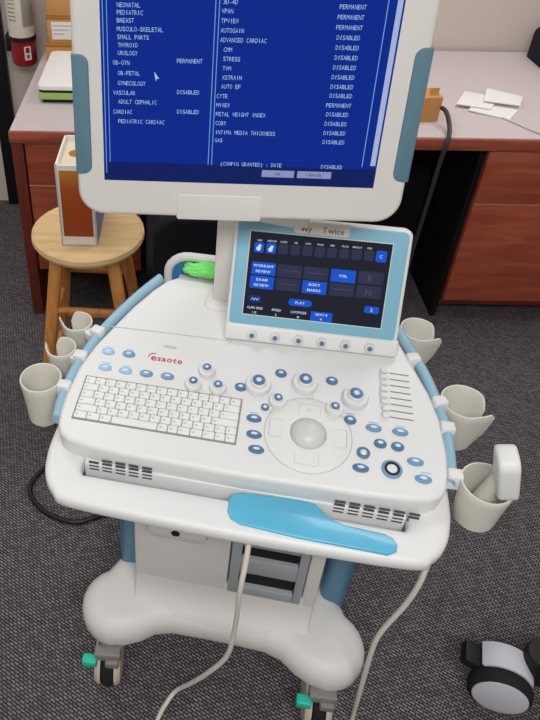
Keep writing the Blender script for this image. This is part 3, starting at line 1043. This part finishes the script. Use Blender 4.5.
# transducer in the front right holder
pr = thing('ultrasound_probe', W(0.392, 0.001, 0.676), YAW, 'white ultrasound probe with rounded head standing in the front right holder', 'ultrasound probe')
bm = NB()
bar(bm, (-0.008, 0.006, 0.006), (0.016, 0.0, 0.09), 0.013, 0.018)
obj('handle', bm, M['cup'], pr)
bm = NB()
hp = rrect(-0.027, 0.027, -0.047, 0.047, 0.020, 6)
prism(bm, hp, -0.016, 0.016, 0.006, 3, 0.006, Matrix.Translation((0.013, -0.006, 0.118)) @ Matrix.Rotation(R(-14), 4, 'Y') @ Matrix(((0, 0, 1, 0), (1, 0, 0, 0), (0, 1, 0, 0), (0, 0, 0, 1))))
obj('head', bm, M['white'], pr)

# green cloth
bm = NB()
bmesh.ops.create_icosphere(bm, subdivisions=4, radius=1)
for v in bm.verts:
    p = v.co.copy()
    a = math.sin(p.x * 9 + p.y * 5) * 0.09 + math.sin(p.y * 13 + p.z * 7 + 1) * 0.08 + math.sin(p.x * 17 - p.z * 9) * 0.06
    k = 1 + a
    v.co = Vector((p.x * 0.040 * k, p.y * 0.013 * k, p.z * 0.016 * (k + 0.2 * math.sin(p.x * 7))))
o = obj('crumpled_cloth', bm, M['green'], None)
o.matrix_world = Matrix.Translation(W(-0.138, 0.380, 0.824)) @ Matrix.Rotation(YAW - R(3), 4, 'Z') @ Matrix.Rotation(R(-7), 4, 'Y')
tag(o, 'bright green crumpled cloth behind the console by the monitor neck', 'cloth')

# white cables
bm = NB()
tube(bm, [W(0.026, -0.112, 0.663), W(0.025, -0.133, 0.62), W(0.022, -0.15, 0.56), W(0.0225, -0.14, 0.42), W(0.015, -0.138, 0.30), W(-0.020, -0.13, 0.19), W(-0.056, -0.115, 0.09), W(-0.086, -0.105, 0.018), W(-0.103, -0.13, 0.006), W(-0.1145, -0.1643, 0.006), W(-0.125, -0.23, 0.006)], 0.0048, 10)
tag(obj('white_cable', bm, M['cable']), 'white cable hanging in front of the drive bay and down over the base', 'cable')
bm = NB()
tube(bm, [W(0.312, -0.092, 0.662), W(0.309, -0.1, 0.60), W(0.3013, -0.1, 0.5283), W(0.281, -0.1, 0.4254), W(0.2785, -0.1, 0.35), W(0.287, -0.095, 0.2), W(0.300, -0.08, 0.03), W(0.301, -0.090, 0.006), W(0.297, -0.13, 0.006)], 0.0048, 10)
tag(obj('white_cable', bm, M['cable']), 'white cable hanging from the right corner of the front handle to the floor', 'cable')

# black cable on the carpet at the left
bm = NB()
tube(bm, [(-0.02, 1.17, 0.007), (-0.153, 1.143, 0.007), (-0.245, 1.112, 0.007), (-0.332, 1.142, 0.007), (-0.384, 1.204, 0.007), (-0.375, 1.262, 0.007), (-0.33, 1.30, 0.007), (-0.2, 1.32, 0.007)], 0.007, 10)
tag(obj('black_cable', bm, M['cableblack']), 'thick black cable looping over the carpet left of the machine', 'cable')

# ================================================================== STOOL AND CARTON
st = thing('wooden_stool', (-0.225, 1.606, 0), 0, 'round pale wooden stool with four splayed legs in front of the desk', 'stool')
bm = NB(); lathe(bm, [(0, 0.606), (0.135, 0.606), (0.150, 0.611), (0.1555, 0.622), (0.1535, 0.634), (0.145, 0.640), (0.10, 0.6385), (0, 0.637)], 48)
obj('seat', bm, M['stool'], st)
legs = []
for k, a in enumerate((222, 312, 42, 132)):
    a = R(a)
    p = Vector((0.105 * math.cos(a), 0.105 * math.sin(a), 0.607))
    q = Vector((0.215 * math.cos(a), 0.215 * math.sin(a), 0.0))
    legs.append((p, q))
    bm = NB(); bar(bm, q, p, 0.0165, 0.019)
    o = obj('leg', bm, M['stoolleg'], st)
for i, j, t in ((0, 1, 0.30), (1, 2, 0.42), (2, 3, 0.30), (3, 0, 0.42)):
    for tt in ((t, t + 0.33)):
        a = legs[i][0].lerp(legs[i][1], tt); b = legs[j][0].lerp(legs[j][1], tt)
        bm = NB(); bar(bm, a, b, 0.0095, 0.0095, 10)
        obj('rung', bm, M['stoolleg'], st)

cb = thing('carton', (-0.236, 1.603, 0.6385), R(-1), 'tall open white carton with orange front standing on the wooden stool', 'carton')
cw, cdp, chh = 0.0475, 0.085, 0.238
bm = NB()
span(bm, -cw, cw, -cdp, -cdp + 0.006, 0, chh, 0.001)
span(bm, -cw, cw, cdp - 0.006, cdp, 0, chh, 0.001)
span(bm, -cw, -cw + 0.006, -cdp, cdp, 0, chh, 0.001)
span(bm, cw - 0.006, cw, -cdp, cdp, 0, chh, 0.001)
span(bm, -cw, cw, -cdp, cdp, 0, 0.006)
obj('carton_body', bm, M['boxwhite'], cb)
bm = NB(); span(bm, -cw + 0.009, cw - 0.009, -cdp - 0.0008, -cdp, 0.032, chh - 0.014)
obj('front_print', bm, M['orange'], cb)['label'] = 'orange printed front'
bm = NB(); span(bm, cw, cw + 0.0008, -cdp + 0.002, cdp - 0.002, 0.004, chh - 0.02)
obj('side_print', bm, M['boxblue'], cb)['label'] = 'blue printed side'
bm = NB(); span(bm, -cw + 0.006, cw - 0.006, -cdp + 0.006, cdp - 0.006, chh - 0.02, chh - 0.014)
ins = obj('inner_flap', bm, M['boxcream'], cb)
bm = NB(); prism(bm, oval(-0.006, 0.008, 0.02, 0.02, 18), chh - 0.0142, chh - 0.0132)
obj('flap_spot', bm, M['cardd'], ins)

# ================================================================== THINGS ON THE DESK
dv = thing('desk_device', (-0.34, 2.375, 0.74), 0, 'low flat device with white lid and lime green band at the desk left end', 'device')
bm = NB(); span(bm, -0.095, 0.11, -0.155, 0.16, 0.0, 0.017, 0.004)
obj('foot', bm, M['black'], dv)
bm = NB(); prism(bm, rrect(-0.107, 0.12, -0.168, 0.17, 0.02), 0.016, 0.038, 0.003, 2)
obj('lower_case', bm, M['limegreen'], dv)
bm = NB(); prism(bm, rrect(-0.104, 0.117, -0.165, 0.167, 0.02), 0.037, 0.049)
obj('band', bm, M['black'], dv)
bm = NB(); prism(bm, rrect(-0.107, 0.12, -0.168, 0.17, 0.022), 0.048, 0.064, 0.006, 3)
obj('lid', bm, M['boxwhite'], dv)


def carton(x0, x1, y0, y1, z0, z1, lab, lid):
    c = thing('cardboard_box', ((x0 + x1) / 2, (y0 + y1) / 2, z0), 0, lab, 'box', 'cardboard boxes stacked on the desk by the wall')
    hx, hy, hz = (x1 - x0) / 2, (y1 - y0) / 2, z1 - z0
    bm = NB(); span(bm, -hx, hx, -hy, hy, 0, hz, 0.003)
    obj('box_body', bm, M['card'], c)
    bm = NB(); span(bm, -hx - 0.002, hx + 0.002, -hy - 0.002, hy + 0.002, hz * 0.90, hz + 0.001, 0.001)
    obj('box_lid', bm, M['cardd'], c)
    if lid:
        bm = NB(); span(bm, -hx + 0.016, hx - 0.05, -hy - 0.001, -hy, hz * 0.16, hz * 0.80)
        l = obj('paper_label', bm, M['paper'], c)
        l['label'] = 'white paper label'
        bm = NB()
        for k in range(3):
            span(bm, -hx + 0.022, -hx + 0.10 - 0.02 * k, -hy - 0.0016, -hy - 0.0009, hz * (0.64 - 0.15 * k), hz * (0.69 - 0.15 * k))
        obj('label_print', bm, M['ink'], l)


carton(-0.478, -0.22, 2.60, 2.79, 0.74, 0.806, 'orange-brown cardboard box at the bottom of the stack on the desk', False)
carton(-0.466, -0.215, 2.61, 2.79, 0.807, 0.906, 'orange-brown cardboard box with white paper label in the middle of the stack', True)
carton(-0.463, -0.21, 2.61, 2.79, 0.908, 1.0, 'orange-brown cardboard box on top of the stack by the wall', False)

# small brown box with cable
sb = thing('small_box', (0.80, 2.15, 0.74), R(6), 'small tan cardboard box on the desk behind the monitor right edge', 'box')
bm = NB(); span(bm, -0.10, 0.056, -0.04, 0.04, 0.0, 0.083, 0.003)
obj('box_body', bm, M['card'], sb)
bm = NB(); box(bm, (0.03, -0.038, 0.09), (0.03, 0.002, 0.022), 0, 1, Matrix.Rotation(R(-10), 4, 'X'))
obj('flap', bm, M['card'], sb)
bm = NB()
tube(bm, [(0.860, 2.112, 0.79), (0.867, 2.090, 0.787), (0.869, 2.055, 0.772), (0.862, 2.01, 0.755), (0.850, 1.977, 0.735), (0.843, 1.974, 0.66), (0.839, 1.974, 0.5), (0.834, 1.976, 0.34), (0.830, 1.97, 0.16), (0.826, 1.98, 0.012)], 0.0072, 10)
tag(obj('black_cable', bm, M['cablegrey']), 'black cable from the small tan box hanging over the desk edge', 'cable')

# paper packets
def packet(pts, z, lab, rz=0.0):
    bm = NB(); prism(bm, pts, 0.0, 0.004, 0.0015, 2)
    cxm = sum(p[0] for p in pts) / len(pts); cym = sum(p[1] for p in pts) / len(pts)
    for v in bm.verts:
        v.co.x -= cxm; v.co.y -= cym
        v.co.z += 0.0015 * math.sin(v.co.x * 40 + v.co.y * 25) + 0.0015
    o = obj('paper_packet', bm, M['paper'])
    o.location = (cxm, cym, z)
    return tag(o, lab, 'packet', 'white paper packets on the desk')


packet([(0.985, 2.20), (1.10, 2.135), (1.19, 2.255), (1.075, 2.325)], 0.7405, 'white paper packet at the front of the small pile on the desk')
packet([(0.955, 2.235), (1.06, 2.20), (1.12, 2.30), (1.02, 2.345)], 0.7475, 'white paper packet sticking out at the left of the small pile on the desk')
packet([(1.05, 2.25), (1.16, 2.215), (1.20, 2.29), (1.10, 2.36)], 0.7545, 'white paper packet on top of the small pile on the desk')
bm = NB()
tube(bm, [(1.08, 2.15, 0.743), (1.105, 2.115, 0.7435), (1.13, 2.07, 0.7435), (1.17, 2.015, 0.744), (1.2, 1.985, 0.742)], 0.0032, 8)
tag(obj('thin_tube', bm, M['clear']), 'thin clear tube running from the paper packets to the desk edge', 'tube')
bm = NB()
prism(bm, rrect(-0.04, 0.2, -0.10, 0.12, 0.04), 0, 0.12, 0.03, 4)
o = obj('black_case', bm, M['fabric'])
o.location = (1.44, 2.66, 0.74)
tag(o, 'dark rounded object on the desk at the upper right picture edge', 'case')

# ================================================================== FIRE EXTINGUISHER
fe = thing('fire_extinguisher', (-0.585, 2.72, 0.69), 0, 'red fire extinguisher with white label on the wall left of the desk', 'fire extinguisher')
bm = NB(); lathe(bm, [(0, 0), (0.040, 0), (0.047, 0.006), (0.049, 0.02), (0.049, 0.30), (0.044, 0.335), (0.028, 0.36), (0.018, 0.37), (0.018, 0.39), (0, 0.39)], 36)
obj('cylinder', bm, M['extred'], fe)
bm = NB(); lathe(bm, [(0.0492, 0.115), (0.0505, 0.115), (0.0505, 0.29), (0.0492, 0.29)], 36)
obj('label_sheet', bm, M['exlabel'], fe)['label'] = 'cream instruction label'
bm = NB()
for k in range(8):
    a = R(232)
    zz = 0.285 - k * 0.015
    box(bm, (0, 0, 0), (0.03, 0.0012, 0.004), 0, 1, Matrix.Rotation(R(-25), 4, 'Z') @ Matrix.Translation((0, -0.0506, zz)))
obj('label_lines', bm, M['exgrey'], fe)
bm = NB()
t = bmesh.new()
bmesh.ops.create_grid(t, x_segments=8, y_segments=1, size=0.5)
for v in t.verts:
    a = R(-62 + v.co.x * 62)
    v.co = Vector((0.0512 * math.cos(a + R(22)), 0.0512 * math.sin(a + R(22)), 0.22 + v.co.y * 0.13))
add(bm, t)
obj('label_panel', bm, M['exgrey'], fe)
bm = NB()
tbx = [(0.026, 0.012, 0.0, 0.0)]
box(bm, (0, -0.0497, 0.055), (0.026, 0.0016, 0.052), 0, 1, Matrix.Rotation(R(28), 4, 'Z'))
sq = obj('inspection_label', bm, M['paper'], fe)
bm = NB()
box(bm, (0, -0.0507, 0.067), (0.015, 0.001, 0.020), 0, 1, Matrix.Rotation(R(28), 4, 'Z'))
box(bm, (0, -0.0507, 0.043), (0.010, 0.001, 0.014), 0, 1, Matrix.Rotation(R(28), 4, 'Z'))
obj('label_mark', bm, M['extred'], sq)
bm = NB(); lathe(bm, [(0.0495, 0.098), (0.0535, 0.098), (0.0535, 0.112), (0.0495, 0.112)], 36)
span(bm, -0.066, -0.05, -0.012, 0.05, 0.05, 0.112, 0.003)
span(bm, -0.02, 0.02, 0.045, 0.0995, 0.02, 0.33, 0.003)
obj('bracket', bm, M['black'], fe)
bm = NB()
bar(bm, (0, 0, 0.385), (0, 0, 0.43), 0.016, 0.014)
box(bm, (0.03, 0, 0.44), (0.11, 0.018, 0.012), 0.004)
obj('valve_handle', bm, M['black'], fe)

# ================================================================== CHAIR IN THE KNEE HOLE
oc = thing('office_chair', (0.15, 1.70, 0), R(2), 'black office chair in the dark knee space of the desk', 'chair')
bm = NB(); prism(bm, rrect(-0.20, 0.20, 0.40, 0.70, 0.07, 6), -0.03, 0.03, 0.015, 3, 0.015, Matrix.Translation((0, -0.10, 0)) @ Matrix.Rotation(PI / 2, 4, 'X'))
obj('backrest', bm, M['fabric'], oc)
bm = NB(); prism(bm, rrect(-0.22, 0.22, -0.05, 0.36, 0.07, 6), 0.40, 0.46, 0.02, 3, 0.015)
obj('seat', bm, M['fabric'], oc)
bm = NB(); bar(bm, (0, 0.15, 0.08), (0, 0.15, 0.41), 0.028, 0.024); box(bm, (0, -0.06, 0.42), (0.06, 0.1, 0.03), 0.005)
obj('pedestal', bm, M['black'], oc)
for k in range(5):
    a = 2 * PI * k / 5 + 0.3
    bm = NB(); bar(bm, (0.02 * math.cos(a), 0.15 + 0.02 * math.sin(a), 0.085), (0.21 * math.cos(a), 0.15 + 0.21 * math.sin(a), 0.06), 0.018, 0.014)
    lathe(bm, [(0, -0.018), (0.022, -0.018), (0.025, 0), (0.022, 0.018), (0, 0.018)], 16, Matrix.Translation((0.21 * math.cos(a), 0.15 + 0.21 * math.sin(a), 0.025)) @ Matrix.Rotation(PI / 2, 4, 'X'))
    obj('leg', bm, M['black'], oc)

# ================================================================== WHITE-HUBBED CASTER AT THE RIGHT
cs = thing('equipment_stand', (0.86, 0.68, 0), 0, 'black wheeled stand foot with big white-hubbed caster at lower right', 'wheeled stand')
cm = Matrix.Translation((-0.125, -0.002, 0.066)) @ Matrix.Rotation(R(-20), 4, 'Z')
wm = cm @ Matrix.Rotation(R(88), 4, 'X')
bm = NB(); lathe(bm, [(0, -0.02), (0.052, -0.02), (0.062, -0.014), (0.066, 0), (0.065, 0.012), (0.059, 0.02), (0, 0.02)], 40, wm)
wh = obj('wheel', bm, M['tyre'], cs)
bm = NB(); lathe(bm, [(0.0565, 0.0195), (0.056, 0.022), (0.049, 0.0245), (0, 0.0265)], 40, wm)
obj('hub_cap', bm, M['hub'], wh)['label'] = 'white hub disc'
bm = NB()
pts = []
for a in range(30, 136, 7):
    pts.append((0.069 * math.cos(R(a)), 0.069 * math.sin(R(a))))
inner = [(0.058 * math.cos(R(a)), 0.058 * math.sin(R(a))) for a in range(135, 29, -7)]
prism(bm, pts + inner, -0.066, -0.010, 0.003, 2, 0.003, wm)
obj('fender', bm, M['hub'], cs)['label'] = 'white wheel fender'
bm = NB()
box(bm, (-0.066, 0.034, 0.012), (0.058, 0.05, 0.030), 0.008, 2, cm @ Matrix.Rotation(R(16), 4, 'Y'))
obj('brake_pedal', bm, M['black'], cs)
bm = NB()
bar(bm, (-0.042, 0.035, 0.07), (-0.042, 0.035, 0.150), 0.036, 0.033, 24)
span(bm, -0.045, 0.30, 0.0, 0.07, 0.07, 0.14, 0.015)
span(bm, 0.12, 0.30, -0.15, 0.25, 0.09, 0.16, 0.02)
obj('stand_leg', bm, M['black'], cs)
